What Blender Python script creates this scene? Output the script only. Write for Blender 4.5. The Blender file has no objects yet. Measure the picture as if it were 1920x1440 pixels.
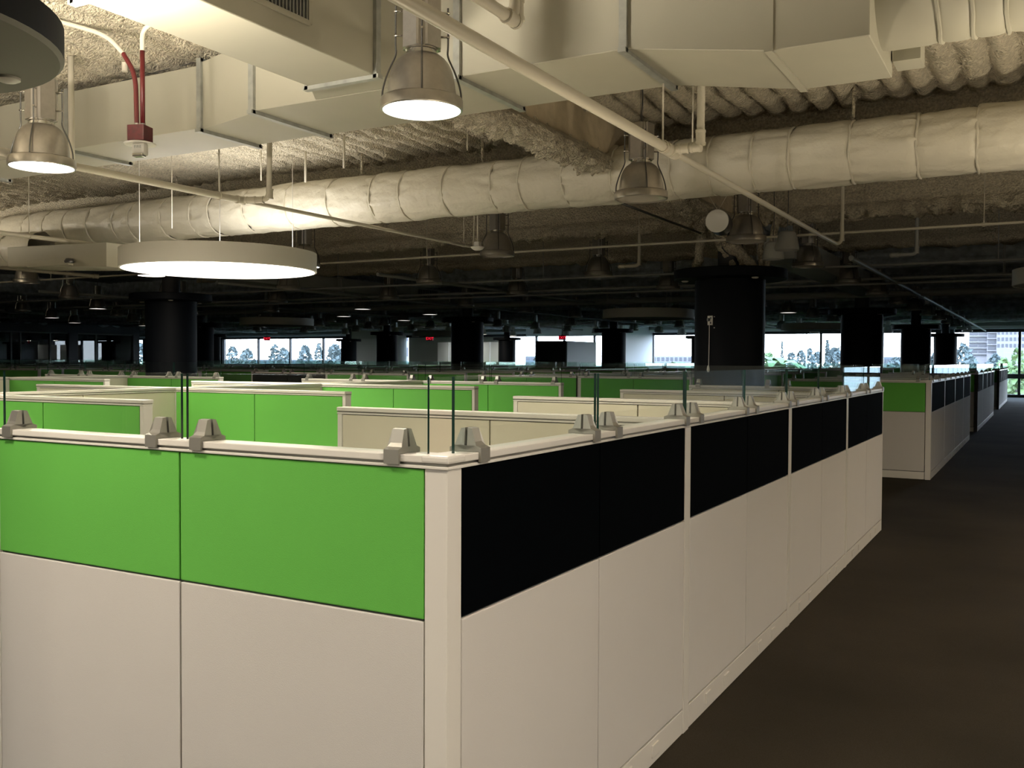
import bpy, bmesh, math, random
import numpy as np
from mathutils import Matrix, Vector
random.seed(7); rng = np.random.RandomState(5)
S = bpy.context.scene
COL = S.collection
PI = math.pi

# ------------------------------------------------------------------ camera, world, light, exposure
cam_d = bpy.data.cameras.new('camera'); cam = bpy.data.objects.new('camera', cam_d); COL.objects.link(cam)
cam_d.sensor_width = 36; cam_d.lens = 36*1790/1920; cam_d.clip_end = 3000; cam_d.clip_start = .05
def _cam():
    f = 1790.
    ray = lambda x, y: np.array([x-960, -(y-720), -f])
    vy = ray(1958.5, 680); vx = -ray(-2250, 662)
    vy /= np.linalg.norm(vy); vx -= vy*(vx@vy); vx /= np.linalg.norm(vx)
    return np.array([vx, vy, np.cross(vx, vy)])
R = _cam()
M4 = Matrix([[*R[0], 0], [*R[1], 0], [*R[2], 1.6], [0, 0, 0, 1]])
cam.matrix_world = M4
S.camera = cam
S.view_settings.view_transform = 'Standard'; S.view_settings.look = 'None'; S.view_settings.gamma = 1
S.view_settings.use_curve_mapping = False
S.view_settings.exposure = 0.0
S.cycles.use_denoising = True
S.cycles.max_bounces = 8; S.cycles.diffuse_bounces = 4; S.cycles.glossy_bounces = 4
S.cycles.transmission_bounces = 8; S.cycles.transparent_max_bounces = 48
S.cycles.sample_clamp_indirect = 4
S.cycles.caustics_reflective = False; S.cycles.caustics_refractive = False

W = bpy.data.worlds.new('sky'); S.world = W; W.use_nodes = True
nt = W.node_tree; bg = nt.nodes['Background']
tc = nt.nodes.new('ShaderNodeTexCoord'); sx = nt.nodes.new('ShaderNodeSeparateXYZ'); cr = nt.nodes.new('ShaderNodeValToRGB')
nt.links.new(tc.outputs['Generated'], sx.inputs[0]); nt.links.new(sx.outputs['Z'], cr.inputs[0]); nt.links.new(cr.outputs[0], bg.inputs[0])
cr.color_ramp.elements[0].position = 0; cr.color_ramp.elements[0].color = (.84, .92, 1, 1)
cr.color_ramp.elements[1].position = .5; cr.color_ramp.elements[1].color = (.45, .68, 1, 1)
bg.inputs[1].default_value = 14.0
sun_d = bpy.data.lights.new('sun', 'SUN'); sun_d.energy = 6; sun_d.angle = .01; sun_d.color = (1, .95, .86)
sun = bpy.data.objects.new('sun', sun_d); COL.objects.link(sun); sun.rotation_euler = (math.radians(48), 0, math.radians(-25))
LAMP_W = 50; COVE_W = 560
WARM = (1, .89, .72); COOL = (1, .93, .82); AMBER = (1, .85, .62); LENS_COL = (1, .95, .88)

# ------------------------------------------------------------------ materials
def mat(name, col, rough=.6, metal=0, noise=None, bump=None, spec=.5, emis=None, coat=0):
    m = bpy.data.materials.new(name); m.use_nodes = True; n = m.node_tree; b = n.nodes['Principled BSDF']
    b.inputs['Base Color'].default_value = (*col, 1); b.inputs['Roughness'].default_value = rough
    b.inputs['Metallic'].default_value = metal; b.inputs['Specular IOR Level'].default_value = spec
    tcn = n.nodes.new('ShaderNodeTexCoord')
    if noise:
        sc, amt = noise
        t = n.nodes.new('ShaderNodeTexNoise'); t.inputs['Scale'].default_value = sc; t.inputs['Detail'].default_value = 6
        n.links.new(tcn.outputs['Object'], t.inputs['Vector'])
        r = n.nodes.new('ShaderNodeValToRGB')
        r.color_ramp.elements[0].position = .3; r.color_ramp.elements[1].position = .7
        r.color_ramp.elements[0].color = (*[c*(1-amt) for c in col], 1)
        r.color_ramp.elements[1].color = (*[min(1, c*(1+amt)) for c in col], 1)
        n.links.new(t.outputs[0], r.inputs[0]); n.links.new(r.outputs[0], b.inputs['Base Color'])
    if bump:
        sc, st, dist = bump
        t = n.nodes.new('ShaderNodeTexNoise'); t.inputs['Scale'].default_value = sc; t.inputs['Detail'].default_value = 4
        n.links.new(tcn.outputs['Object'], t.inputs['Vector'])
        bn = n.nodes.new('ShaderNodeBump'); bn.inputs['Strength'].default_value = st; bn.inputs['Distance'].default_value = dist
        n.links.new(t.outputs[0], bn.inputs['Height']); n.links.new(bn.outputs[0], b.inputs['Normal'])
    if emis:
        b.inputs['Emission Color'].default_value = (*emis[0], 1); b.inputs['Emission Strength'].default_value = emis[1]
    return m
def glass(name, tint, ior=1.45, boost=1.0):
    m = bpy.data.materials.new(name); m.use_nodes = True; n = m.node_tree; n.nodes.clear()
    o = n.nodes.new('ShaderNodeOutputMaterial'); mx = n.nodes.new('ShaderNodeMixShader')
    tr = n.nodes.new('ShaderNodeBsdfTransparent'); gl = n.nodes.new('ShaderNodeBsdfGlossy'); lw = n.nodes.new('ShaderNodeLayerWeight')
    pw = n.nodes.new('ShaderNodeMath'); pw.operation = 'POWER'; pw.inputs[1].default_value = 5
    fr = n.nodes.new('ShaderNodeMath'); fr.operation = 'MULTIPLY_ADD'; fr.inputs[1].default_value = .9; fr.inputs[2].default_value = .035
    n.links.new(lw.outputs['Facing'], pw.inputs[0]); n.links.new(pw.outputs[0], fr.inputs[0])
    tr.inputs[0].default_value = (*tint, 1); gl.inputs['Roughness'].default_value = 0; gl.inputs[0].default_value = (1, 1, 1, 1)
    n.links.new(fr.outputs[0], mx.inputs[0]); n.links.new(tr.outputs[0], mx.inputs[1]); n.links.new(gl.outputs[0], mx.inputs[2])
    n.links.new(mx.outputs[0], o.inputs[0])
    return m
def emit(name, col, st):
    m = bpy.data.materials.new(name); m.use_nodes = True; n = m.node_tree; n.nodes.clear()
    o = n.nodes.new('ShaderNodeOutputMaterial'); e = n.nodes.new('ShaderNodeEmission')
    e.inputs[0].default_value = (*col, 1); e.inputs[1].default_value = st; n.links.new(e.outputs[0], o.inputs[0]); return m
M = dict(
    green=mat('green_fabric', (.108, .40, .052), .85, bump=(420, .25, .002), noise=(1.4, .05)),
    black=mat('black_fabric', (.0009, .0014, .002), .95, bump=(420, .2, .002), spec=.02),
    white=mat('warm_white_fabric', (.55, .515, .475), .85, bump=(420, .25, .002), noise=(.9, .035)),
    cream=mat('cream_fabric', (.57, .525, .41), .85, bump=(420, .25, .002), noise=(.9, .03)),
    trim=mat('off_white_metal', (.66, .62, .56), .35),
    groove=mat('dark_core', (.05, .05, .045), .8),
    clamp=mat('satin_clamp_metal', (.30, .285, .25), .38, .55),
    glass=glass('clear_glass', (.955, .985, .972)),
    gedge=mat('green_glass_edge', (.005, .028, .021), .15),
    wglass=glass('window_glass', (.97, .985, 1)),
    dglass=glass('dark_office_glass', (.30, .36, .36)),
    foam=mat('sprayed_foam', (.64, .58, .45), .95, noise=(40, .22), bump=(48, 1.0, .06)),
    foam_daylit=mat('far_foam_daylight_tone', (.48, .53, .57), .95, noise=(6, .3), bump=(14, .9, .03)),  # far copy of the foam, dim bluish daylight put into its colour
    web=mat('foam_web', (.52, .44, .31), .95, noise=(6, .12), bump=(60, .4, .006)),
    duct=mat('painted_duct', (.39, .375, .30), .5, noise=(3, .03)),
    duct_shade=mat('duct_shade_tone', (.42, .43, .41), .55, noise=(3, .05)),  # far copy of the duct paint, cooler shade tone put into its colour
    flange=mat('galvanised_flange', (.36, .37, .34), .4, .4, noise=(14, .15)),
    wrap=mat('duct_wrap', (.66, .625, .52), .40, noise=(5, .04), bump=(16, .55, .018)),
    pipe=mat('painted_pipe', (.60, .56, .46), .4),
    pipe_shade=mat('far_pipe_shade_tone', (.42, .43, .42), .5),  # far copy of the pipe paint with its dimness in the colour
    alum=mat('brushed_aluminium', (.52, .49, .45), .28, .88, noise=(30, .06)),
    chrome=mat('bright_metal', (.62, .60, .56), .2, 1),
    dkmetal=mat('dark_metal', (.12, .12, .12), .35, .8),
    reflector=mat('lamp_reflector', (.55, .52, .45), .3, .3),
    ring=mat('ring_lamp_shell', (.60, .58, .52), .5),
    ringdk=mat('unlit_diffuser', (.30, .30, .28), .6),
    col=mat('black_column_paint', (.0035, .005, .008), .6, bump=(60, .08, .003), spec=.12),
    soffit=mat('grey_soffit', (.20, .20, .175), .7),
    red=mat('red_conduit', (.085, .006, .008), .4),
    redbox=mat('red_box', (.075, .005, .010), .45, noise=(40, .3)),
    plastic=mat('white_plastic', (.75, .73, .68), .4),
    carpet=None,
    frame=mat('dark_window_frame', (.01, .012, .018), .4),
    greywall=mat('grey_wall', (.16, .18, .17), .7, noise=(2, .06)),
    whitewall=mat('white_wall', (.72, .74, .78), .7),
    creamwall=mat('cream_wall', (.50, .50, .44), .7),
    charcoal=mat('charcoal_wall', (.035, .038, .045), .6),
    frost=mat('frosted_board', (.62, .70, .78), .3),
    lens=emit('lit_lens', LENS_COL, 9), lensdim=emit('far_lit_lens', (1, .97, .93), 1.6),
    disclens=emit('lit_diffuser', LENS_COL, 7), disctop=emit('lit_top_diffuser', LENS_COL, 3.5),
    exit=emit('exit_sign_red', (1, .02, .05), 1.4), cove=emit('added_cove_strip', (1, .88, .68), 4),
)
def carpet_mat():
    m = mat('brown_carpet', (.040, .030, .019), .97, spec=.12); n = m.node_tree; b = n.nodes['Principled BSDF']
    tcn = n.nodes.new('ShaderNodeTexCoord')
    a = n.nodes.new('ShaderNodeTexNoise'); a.inputs['Scale'].default_value = 260; a.inputs['Detail'].default_value = 3
    w = n.nodes.new('ShaderNodeTexNoise'); w.inputs['Scale'].default_value = .8; w.inputs['Detail'].default_value = 5
    for t in (a, w): n.links.new(tcn.outputs['Object'], t.inputs['Vector'])
    mx = n.nodes.new('ShaderNodeMath'); mx.operation = 'MULTIPLY'; n.links.new(a.outputs[0], mx.inputs[0]); n.links.new(w.outputs[0], mx.inputs[1])
    r = n.nodes.new('ShaderNodeValToRGB'); r.color_ramp.elements[0].position = .12; r.color_ramp.elements[1].position = .42
    r.color_ramp.elements[0].color = (.024, .019, .012, 1); r.color_ramp.elements[1].color = (.054, .043, .029, 1)
    n.links.new(mx.outputs[0], r.inputs[0]); n.links.new(r.outputs[0], b.inputs['Base Color'])
    bn = n.nodes.new('ShaderNodeBump'); bn.inputs['Strength'].default_value = .5; bn.inputs['Distance'].default_value = .004
    n.links.new(a.outputs[0], bn.inputs['Height']); n.links.new(bn.outputs[0], b.inputs['Normal']); return m
M['carpet'] = carpet_mat()

# ------------------------------------------------------------------ mesh helpers
CACHE = {}
def new_obj(name, me, parent=None, loc=(0, 0, 0), rz=0):
    o = bpy.data.objects.new(name, me); COL.objects.link(o)
    if parent: o.parent = parent
    o.location = loc; o.rotation_euler = (0, 0, rz); return o
def tag(o, label=None, cat=None, group=None, kind=None):
    if label: o['label'] = label
    if cat: o['category'] = cat
    if group: o['group'] = group
    if kind: o['kind'] = kind
    return o
def empty(name, label, cat, loc=(0, 0, 0), rz=0, group=None):
    o = new_obj(name, None, None, loc, rz); o.empty_display_size = .1; return tag(o, label, cat, group)
def box_me(dx, dy, dz, m, bev=0, origin='b', mats=None):
    key = ('box', round(dx, 4), round(dy, 4), round(dz, 4), m, bev, origin, mats)
    if key in CACHE: return CACHE[key]
    bm = bmesh.new(); bmesh.ops.create_cube(bm, size=1)
    for v in bm.verts: v.co = Vector((v.co.x*dx, v.co.y*dy, v.co.z*dz + (dz/2 if origin == 'b' else 0)))
    if bev: bmesh.ops.bevel(bm, geom=bm.edges[:], offset=min(bev, dx*.45, dy*.45, dz*.45), segments=2, affect='EDGES', profile=.6)
    me = bpy.data.meshes.new('box_mesh'); bm.to_mesh(me); bm.free()
    me.materials.append(M[m])
    if mats:                                                   # slot 1 on every narrow face (pane edges)
        me.materials.append(M[mats])
        for p in me.polygons:
            if abs(p.normal.y) < .5: p.material_index = 1
    CACHE[key] = me; return me
def box(name, c, d, m, parent=None, bev=0, rz=0, mats=None):
    """c = centre of the bottom face"""
    return new_obj(name, box_me(*d, m, bev, 'b', mats), parent, c, rz)
def bm_obj(name, bm, mats, parent=None, smooth=False, loc=(0, 0, 0), rz=0):
    bm.normal_update()
    for e in bm.edges:
        if len(e.link_faces) == 2 and e.calc_face_angle(0) > .55: e.smooth = False
    bmesh.ops.recalc_face_normals(bm, faces=bm.faces[:])
    me = bpy.data.meshes.new(name); bm.to_mesh(me); bm.free()
    for m in (mats if isinstance(mats, (list, tuple)) else [mats]): me.materials.append(M[m])
    if smooth: me.shade_smooth() if hasattr(me, 'shade_smooth') else None
    return new_obj(name, me, parent, loc, rz)
def add_tube(bm, pts, r, n=10, mi=0):
    pts = [Vector(p) for p in pts]; rings = []
    rr = r if isinstance(r, (list, tuple)) else [r]*len(pts)
    up = None
    for i, p in enumerate(pts):
        d = ((pts[min(i+1, len(pts)-1)]-p).normalized() + (p-pts[max(i-1, 0)]).normalized()).normalized()
        if up is None: up = Vector((0, 0, 1)) if abs(d.z) < .9 else Vector((1, 0, 0))
        s = d.cross(up).normalized(); up = s.cross(d).normalized()
        rings.append([bm.verts.new(p + (s*math.cos(2*PI*k/n) + up*math.sin(2*PI*k/n))*rr[i]) for k in range(n)])
    for a, b in zip(rings, rings[1:]):
        for k in range(n):
            f = bm.faces.new((a[k], a[(k+1) % n], b[(k+1) % n], b[k])); f.smooth = True; f.material_index = mi
    for rg in (rings[0], rings[-1]):
        try: bm.faces.new(rg).material_index = mi
        except ValueError: pass
def tube(name, pts, r, m, parent=None, n=10, loc=(0, 0, 0)):
    bm = bmesh.new(); add_tube(bm, pts, r, n); return bm_obj(name, bm, m, parent, loc=loc)
def bend(pts, rad=.08, seg=5):
    pts = [Vector(p) for p in pts]; out = [pts[0]]
    for a, b, c in zip(pts, pts[1:], pts[2:]):
        p0 = b + (a-b).normalized()*min(rad, (a-b).length*.49); p1 = b + (c-b).normalized()*min(rad, (c-b).length*.49)
        for i in range(seg+1):
            t = i/seg; out.append(p0*(1-t)**2 + b*2*t*(1-t) + p1*t*t)
    out.append(pts[-1]); return out
def add_lathe(bm, prof, n=32, mi=0, c=(0, 0, 0)):
    rings = []
    for r, z in prof:
        rings.append([bm.verts.new((c[0]+r*math.cos(2*PI*k/n), c[1]+r*math.sin(2*PI*k/n), c[2]+z)) for k in range(n)] if r > 1e-5 else [bm.verts.new((c[0], c[1], c[2]+z))])
    for a, b in zip(rings, rings[1:]):
        for k in range(n):
            k2 = (k+1) % n
            vs = [a[k % len(a)], a[k2 % len(a)], b[k2 % len(b)], b[k % len(b)]]
            vs = list(dict.fromkeys(vs))
            if len(vs) > 2:
                f = bm.faces.new(vs); f.smooth = True; f.material_index = mi
def lathe(name, prof, m, parent=None, n=32, loc=(0, 0, 0)):
    bm = bmesh.new(); add_lathe(bm, prof, n); return bm_obj(name, bm, m, parent, loc=loc)
def prism(name, poly, y0, y1, m, parent=None, loc=(0, 0, 0), rz=0):
    """poly in XZ extruded along Y"""
    bm = bmesh.new(); a = [bm.verts.new((x, y0, z)) for x, z in poly]; b = [bm.verts.new((x, y1, z)) for x, z in poly]
    bm.faces.new(a); bm.faces.new(b[::-1])
    for i in range(len(a)): bm.faces.new((a[i], a[(i+1) % len(a)], b[(i+1) % len(a)], b[i]))
    return bm_obj(name, bm, m, parent, loc=loc, rz=rz)
def copy_tree(o, parent=None):
    c = o.copy(); COL.objects.link(c)
    if parent: c.parent = parent
    for ch in o.children:
        copy_tree(ch, c)
    return c
# value noise on numpy arrays
_L = rng.rand(64, 64, 64)
def vnoise(x, y, z):
    xi, yi, zi = np.floor(x).astype(int), np.floor(y).astype(int), np.floor(z).astype(int)
    fx, fy, fz = x-xi, y-yi, z-zi
    fx, fy, fz = [t*t*(3-2*t) for t in (fx, fy, fz)]
    g = lambda a, b, c: _L[(xi+a) % 64, (yi+b) % 64, (zi+c) % 64]
    r = 0
    for a in (0, 1):
        for b in (0, 1):
            for c in (0, 1):
                r = r + g(a, b, c)*(fx if a else 1-fx)*(fy if b else 1-fy)*(fz if c else 1-fz)
    return r*2-1
def fbm(x, y, z, s, o=3):
    r = 0; a = 1
    for _ in range(o):
        r = r + a*vnoise(x*s, y*s, z*s); a *= .55; s *= 2.1
    return r
def grid_mesh(name, V, nu, nv, m, parent=None, close_v=False, smooth=True, caps=False):
    """V: (nu*nv,3) row-major"""
    i, j = np.meshgrid(np.arange(nu-1), np.arange(nv if close_v else nv-1), indexing='ij')
    i = i.ravel(); j = j.ravel(); j2 = (j+1) % nv
    F = np.stack([i*nv+j, i*nv+j2, (i+1)*nv+j2, (i+1)*nv+j], 1)
    me = bpy.data.meshes.new(name); me.vertices.add(len(V)); me.vertices.foreach_set('co', V.astype(np.float32).ravel())
    me.loops.add(F.size); me.loops.foreach_set('vertex_index', F.ravel().astype(np.int32))
    me.polygons.add(len(F)); me.polygons.foreach_set('loop_start', np.arange(0, F.size, 4, dtype=np.int32))
    me.update(calc_edges=True); me.validate()
    if smooth: me.polygons.foreach_set('use_smooth', [True]*len(me.polygons))
    me.materials.append(M[m])
    return new_obj(name, me, parent)

# ------------------------------------------------------------------ room shell
FY = 49.4; X0, X1, Y0 = -62.0, 9.0, -7.0; ZC = 3.93
tag(box('floor', ((X0+X1)/2, (Y0+FY)/2, -.12), (X1-X0+1, FY-Y0+1, .12), 'carpet'), kind='structure')
def ceiling_patch(name, xa, xb, ya, yb, dx, dy, m, amp):
    nx = int((xb-xa)/dx)+1; ny = int((yb-ya)/dy)+1
    x = np.linspace(xa, xb, nx); y = np.linspace(ya, yb, ny)
    Xg, Yg = np.meshgrid(x, y, indexing='ij'); X_, Y_ = Xg.ravel(), Yg.ravel()
    wob = .02*vnoise(X_*1.3, Y_*1.1, 0*X_) + .012*vnoise(X_*5, Y_*5, 0*X_+3)
    ph = np.abs(((X_+wob)/.206) % 1 - .5)*2
    rib = 1-ph**2.6
    z = ZC - .10*rib*(1+.35*vnoise(X_*3, Y_*2.2, 0*X_+7)) - amp*fbm(X_, Y_, 0*X_+1, 14, 3) + .01
    return tag(grid_mesh(name, np.stack([X_, Y_, z], 1), nx, ny, m), kind='structure')
ceiling_patch('ceiling', -15, 2.4, 2.2, 12.4, .034, .036, 'foam', .014)
ceiling_patch('ceiling', 2.4, 9, -7, 12.4, .06, .5, 'foam', .008)
ceiling_patch('ceiling', -15, 2.4, -7, 2.2, .05, .3, 'foam', .008)
ceiling_patch('ceiling', -62, -15, -7, 12.4, .1, .6, 'foam', .0)
ceiling_patch('ceiling', -62, 9, 12.4, 49.6, .1, .6, 'foam_daylit', .0)
tag(box('ceiling_slab', ((X0+X1)/2, (Y0+FY)/2, 4.06), (X1-X0+1, FY-Y0+1.4, .2), 'charcoal'), kind='structure')
tag(box('wall_back', ((X0+X1)/2, Y0-.1, 0), (X1-X0, .2, 4.1), 'creamwall'), kind='structure')
tag(box('wall_right', (X1+.1, (Y0+FY)/2, 0), (.2, FY-Y0, 4.1), 'greywall'), kind='structure')
tag(box('wall_left', (X0-.1, (Y0+FY)/2, 0), (.2, FY-Y0, 4.1), 'charcoal'), kind='structure')

def foam_beam(name, p0, p1, zb, zt, kind, step, label):
    """I-shaped beam coated in foam; profile (v,z) swept from p0 to p1"""
    fl, wb, th = .15, .075, .13
    prof = [(-wb, zt), (-wb, zt-.12), (-wb, (zb+zt)/2), (-wb-.01, zb+th+.03), (-fl*.8, zb+th), (-fl, zb+th*.75), (-fl, zb+th*.3), (-fl*.85, zb), (-fl*.3, zb-.01),
            (fl*.3, zb-.01), (fl*.85, zb), (fl, zb+th*.3), (fl, zb+th*.75), (fl*.8, zb+th), (wb+.01, zb+th+.03), (wb, (zb+zt)/2), (wb, zt-.12), (wb, zt)]
    P = []
    for a, b in zip(prof, prof[1:]):
        k = 6 if step < .1 else 1
        for t in range(k): P.append((a[0]+(b[0]-a[0])*t/k, a[1]+(b[1]-a[1])*t/k))
    P.append(prof[-1]); P = np.array(P); cz = (zb+zt)/2
    p0 = np.array(p0, float); p1 = np.array(p1, float); L = np.linalg.norm(p1-p0); d = (p1-p0)/L; nrm = np.array([-d[1], d[0]])
    n = max(2, int(L/step)+1); t = np.linspace(0, L, n)
    T, I = np.meshgrid(t, np.arange(len(P)), indexing='ij'); T = T.ravel(); I = I.ravel()
    v, z = P[I, 0], P[I, 1]
    flange = np.clip((zb+th+.05-z)/.06, 0, 1)
    X_ = p0[0]+d[0]*T+nrm[0]*v; Y_ = p0[1]+d[1]*T+nrm[1]*v
    k = fbm(X_, Y_, z, 13, 4) if step < .2 else fbm(X_, Y_, z, 3, 1)*1.2
    amp = (.036*flange+.012)
    v = v*(1+ k*amp/ .12); z = z - k*amp*flange
    X_ = p0[0]+d[0]*T+nrm[0]*v; Y_ = p0[1]+d[1]*T+nrm[1]*v
    o = grid_mesh(name, np.stack([X_, Y_, z], 1), n, len(P), kind)
    # smoother, browner web above the flange
    if kind == 'foam' and name == 'girder':
        o.data.materials.append(M['web'])
        mz = z.reshape(n, len(P)); idx = np.zeros(len(o.data.polygons), np.int32)
        ctr = (mz[:-1, :-1]+mz[1:, 1:])/2 > zb+th+.04
        if ctr.size == idx.size: o.data.polygons.foreach_set('material_index', ctr.ravel().astype(np.int32))
    return tag(o, label, 'beam', kind='structure')
GX = [-3.66-10.45*k for k in range(5)]+[6.8]
GY = [1.93, 12.32, 22.65, 33.0, 43.4]
ZB = 3.36
foam_beam('girder', (GX[0], 5.72), (GX[0], 12.4), ZB, 3.95, 'foam', .026, 'foam coated girder above the nearest round column')
for gx in GX:
    foam_beam('girder', (gx, 12.4), (gx, 49), ZB, 3.95, 'foam_daylit', .5, 'dark girder running back over a column row')
foam_beam('beam', (-15.2, 8.93), (3, 8.93), ZB, 3.95, 'foam', .028, 'foam coated cross beam behind the round duct')
foam_beam('beam', (-15.2, 12.36), (3, 12.36), ZB+.02, 3.95, 'foam', .028, 'foam coated cross beam over the nearest column')
foam_beam('beam', (-17, 15.8), (4, 15.8), ZB+.02, 3.95, 'foam', .12, 'shadowed foam cross beam behind the column')
for by in [19.25+3.45*k for k in range(9)]:
    foam_beam('beam', (-61, by), (8.5, by), ZB+.02, 3.95, 'foam_daylit', .5, 'dark cross beam in the far ceiling')

# ------------------------------------------------------------------ columns
def column(x, y, label, near=False, disc_m='col', dz=0, t1=0):
    t = empty('column', label, 'column', (x, y, 0), group='round black columns')
    lathe('shaft', [(0, 0), (.455, 0), (.455, .1), (.45, .12), (.45, 2.66), (0, 2.66)], 'col', t, 56)
    d = lathe('cap_disc', [(0, 2.655+dz), (.45, 2.655+dz), (.71, 2.655+dz), (.725, 2.67+dz), (.725, 2.775+dz+t1), (.71, 2.785+dz+t1), (0, 2.785+dz+t1)], 'col', t, 64)
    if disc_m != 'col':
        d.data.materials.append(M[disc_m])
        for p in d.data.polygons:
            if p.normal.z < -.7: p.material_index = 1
    for a in (200, 318, 80):
        lathe('puck_light', [(0, -.008), (.03, -.008), (.045, 0), (.045, .012), (0, .012)], 'plastic', t, 16, (.58*math.cos(math.radians(a)), .58*math.sin(math.radians(a)), 2.645+dz))
    lathe('neck', [(0, 2.78), (.16, 2.78), (.16, 3.4), (0, 3.4)], 'charcoal', t, 16)
    return t
names = ['nearest', 'second', 'third', 'fourth', 'farthest']
rown = ['beside the main aisle', 'two bays left of the aisle', 'three bays left of the aisle', 'four bays left of the aisle']
for k in range(4):
    for j in range(4 if k < 3 else 4):
        y = GY[j+1]; x = GX[k]+.05
        if k == 0 or x/y > -1.55:
            if k == 3 and j < 2: continue
            column(x, y, f'round black column, {names[j]} of the row {rown[k]}')
c0 = column(-3.70, 1.78, 'round black column with wide cap disc at the front left corner', True, 'soffit', .055, .01)
lathe('added_cove_strip', [(.60, 2.852), (.66, 2.852), (.66, 2.865), (.60, 2.865)], 'cove', c0, 64)  # strip and its uplights are added to brighten the ceiling here
for q in (2, 3, 4, 5):
    cl = bpy.data.lights.new('added_cove_light', 'AREA'); cl.shape = 'DISK'; cl.size = .22; cl.energy = COVE_W/4; cl.color = WARM
    co = bpy.data.objects.new('added_cove_light', cl); COL.objects.link(co); co.rotation_euler = (PI, 0, 0)
    co.location = (-3.70+.64*math.cos(q*PI/4), 1.78+.64*math.sin(q*PI/4), 2.88)

# outlet with cord on the nearest column
cx0, cy0 = GX[0]+.05, GY[1]
ang = math.atan2(11.86-cy0, -3.74-cx0)
def onshaft(r, dz, da=0): return (cx0+r*math.cos(ang+da), cy0+r*math.sin(ang+da), dz)
t = empty('wall_outlet', 'white outlet plate with black plug on the nearest black column', 'outlet', onshaft(.455, 2.12), ang+PI/2)
box('plate', (0, 0, -.06), (.075, .012, .12), 'plastic', t, .004)
for dz in (-.03, .03): box('socket', (.012, -.009, dz-.012), (.022, .008, .024), 'dkmetal', t, .003)
box('plug', (-.014, -.022, -.01), (.026, .035, .04), 'dkmetal', t, .006)
tt = tag(tube('cord', bend([onshaft(.475, 2.10), onshaft(.48, 2.0, .01), onshaft(.462, 1.75, -.02), onshaft(.462, 1.53, -.03)], .06), .005, 'plastic'), 'thin white cord hanging down the nearest black column', 'cord')
lathe('cord_end', [(0, 0), (.012, 0), (.02, .03), (.012, .08), (0, .09)], 'plastic', tt, 12, onshaft(.468, 1.46, -.03))
for dz in (2.16, 2.02):
    tag(box('anchor_plug', onshaft(.456, dz, .13), (.012, .012, .012), 'plastic', None, .002, ang), f'{"upper" if dz > 2.1 else "lower"} small white wall anchor beside the outlet on the nearest column', 'anchor', 'wall anchors on the column')

# foam covered braces above the nearest column
def brace(p0, p1, r, label):
    n = 22; m = 12; P0 = np.array(p0); P1 = np.array(p1); V = []
    d = (P1-P0)/np.linalg.norm(P1-P0); s = np.cross(d, [0, 1, .1]); s /= np.linalg.norm(s); u = np.cross(s, d)
    for i in range(n):
        c = P0+(P1-P0)*i/(n-1)
        for k in range(m):
            a = 2*PI*k/m; q = c+(s*math.cos(a)+u*math.sin(a))*r
            q = q+(q-c)*.45*float(fbm(np.array([q[0]]), np.array([q[1]]), np.array([q[2]]), 14, 2)[0]); V.append(q)
    return tag(grid_mesh('brace', np.array(V), n, m, 'foam', None, True), label, 'brace')
brace((-4.05, 12.25, 2.74), (-3.92, 12.2, 3.5), .062, 'left upright foam coated brace on the nearest column')
brace((-3.9, 12.15, 3.5), (-3.25, 12.15, 2.76), .075, 'thick diagonal foam coated brace on the nearest column')
brace((-3.8, 12.5, 3.45), (-3.7, 12.5, 2.76), .055, 'short upright foam brace behind the diagonal brace')
brace((-3.9, 12.25, 3.42), (-3.5, 12.2, 2.76), .05, 'thin diagonal foam coated brace on the nearest column')
brace((-3.75, 12.2, 3.3), (-3.2, 12.25, 3.27), .045, 'horizontal foam coated tie above the nearest column')
brace((-3.22, 12.3, 3.3), (-3.2, 12.3, 2.76), .04, 'right upright foam coated brace on the nearest column')
brace((-3.0, 12.3, 3.42), (-3.15, 12.3, 2.76), .04, 'rightmost slanting foam brace on the nearest column')

# ------------------------------------------------------------------ cubicle walls
T = .070; ZT = 1.318; ZS = .92; ZB0 = .108
def clamp_me():
    if 'clamp' in CACHE: return CACHE['clamp']
    pr = [(-.048, -.028), (-.042, -.028), (-.042, .0), (.042, .0), (.042, -.028), (.050, -.028), (.050, .010), (.034, .016), (.026, .026), (.017, .062), (.004, .064),
          (.004, .004), (-.004, .004), (-.004, .064), (-.017, .062), (-.026, .026), (-.034, .016), (-.050, .010), (-.050, -.028)]
    pr = pr[1:]
    bm = bmesh.new()
    a = [bm.verts.new((-.024, y, z)) for y, z in pr]; b = [bm.verts.new((.024, y, z)) for y, z in pr]
    for s, vs in ((1, a), (-1, b)):
        f = bm.faces.new(vs if s > 0 else vs[::-1])
    for i in range(len(a)): bm.faces.new((a[i], a[(i+1) % len(a)], b[(i+1) % len(a)], b[i]))
    for v in bm.verts:                                                # taper towards the top
        if v.co.z > .02: v.co.x *= .78
    bmesh.ops.triangulate(bm, faces=[f for f in bm.faces if len(f.verts) > 4]); bmesh.ops.recalc_face_normals(bm, faces=bm.faces[:])
    me = bpy.data.meshes.new('clamp_mesh'); bm.to_mesh(me); bm.free(); me.materials.append(M['clamp']); CACHE['clamp'] = me; return me
def outlet_cover(bb, u, v):
    box('outlet_cover', (u-bb.location.x, v-bb.location.y, .032-bb.location.z), (.075, .008, .05), 'trim', bb, .003)
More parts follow.
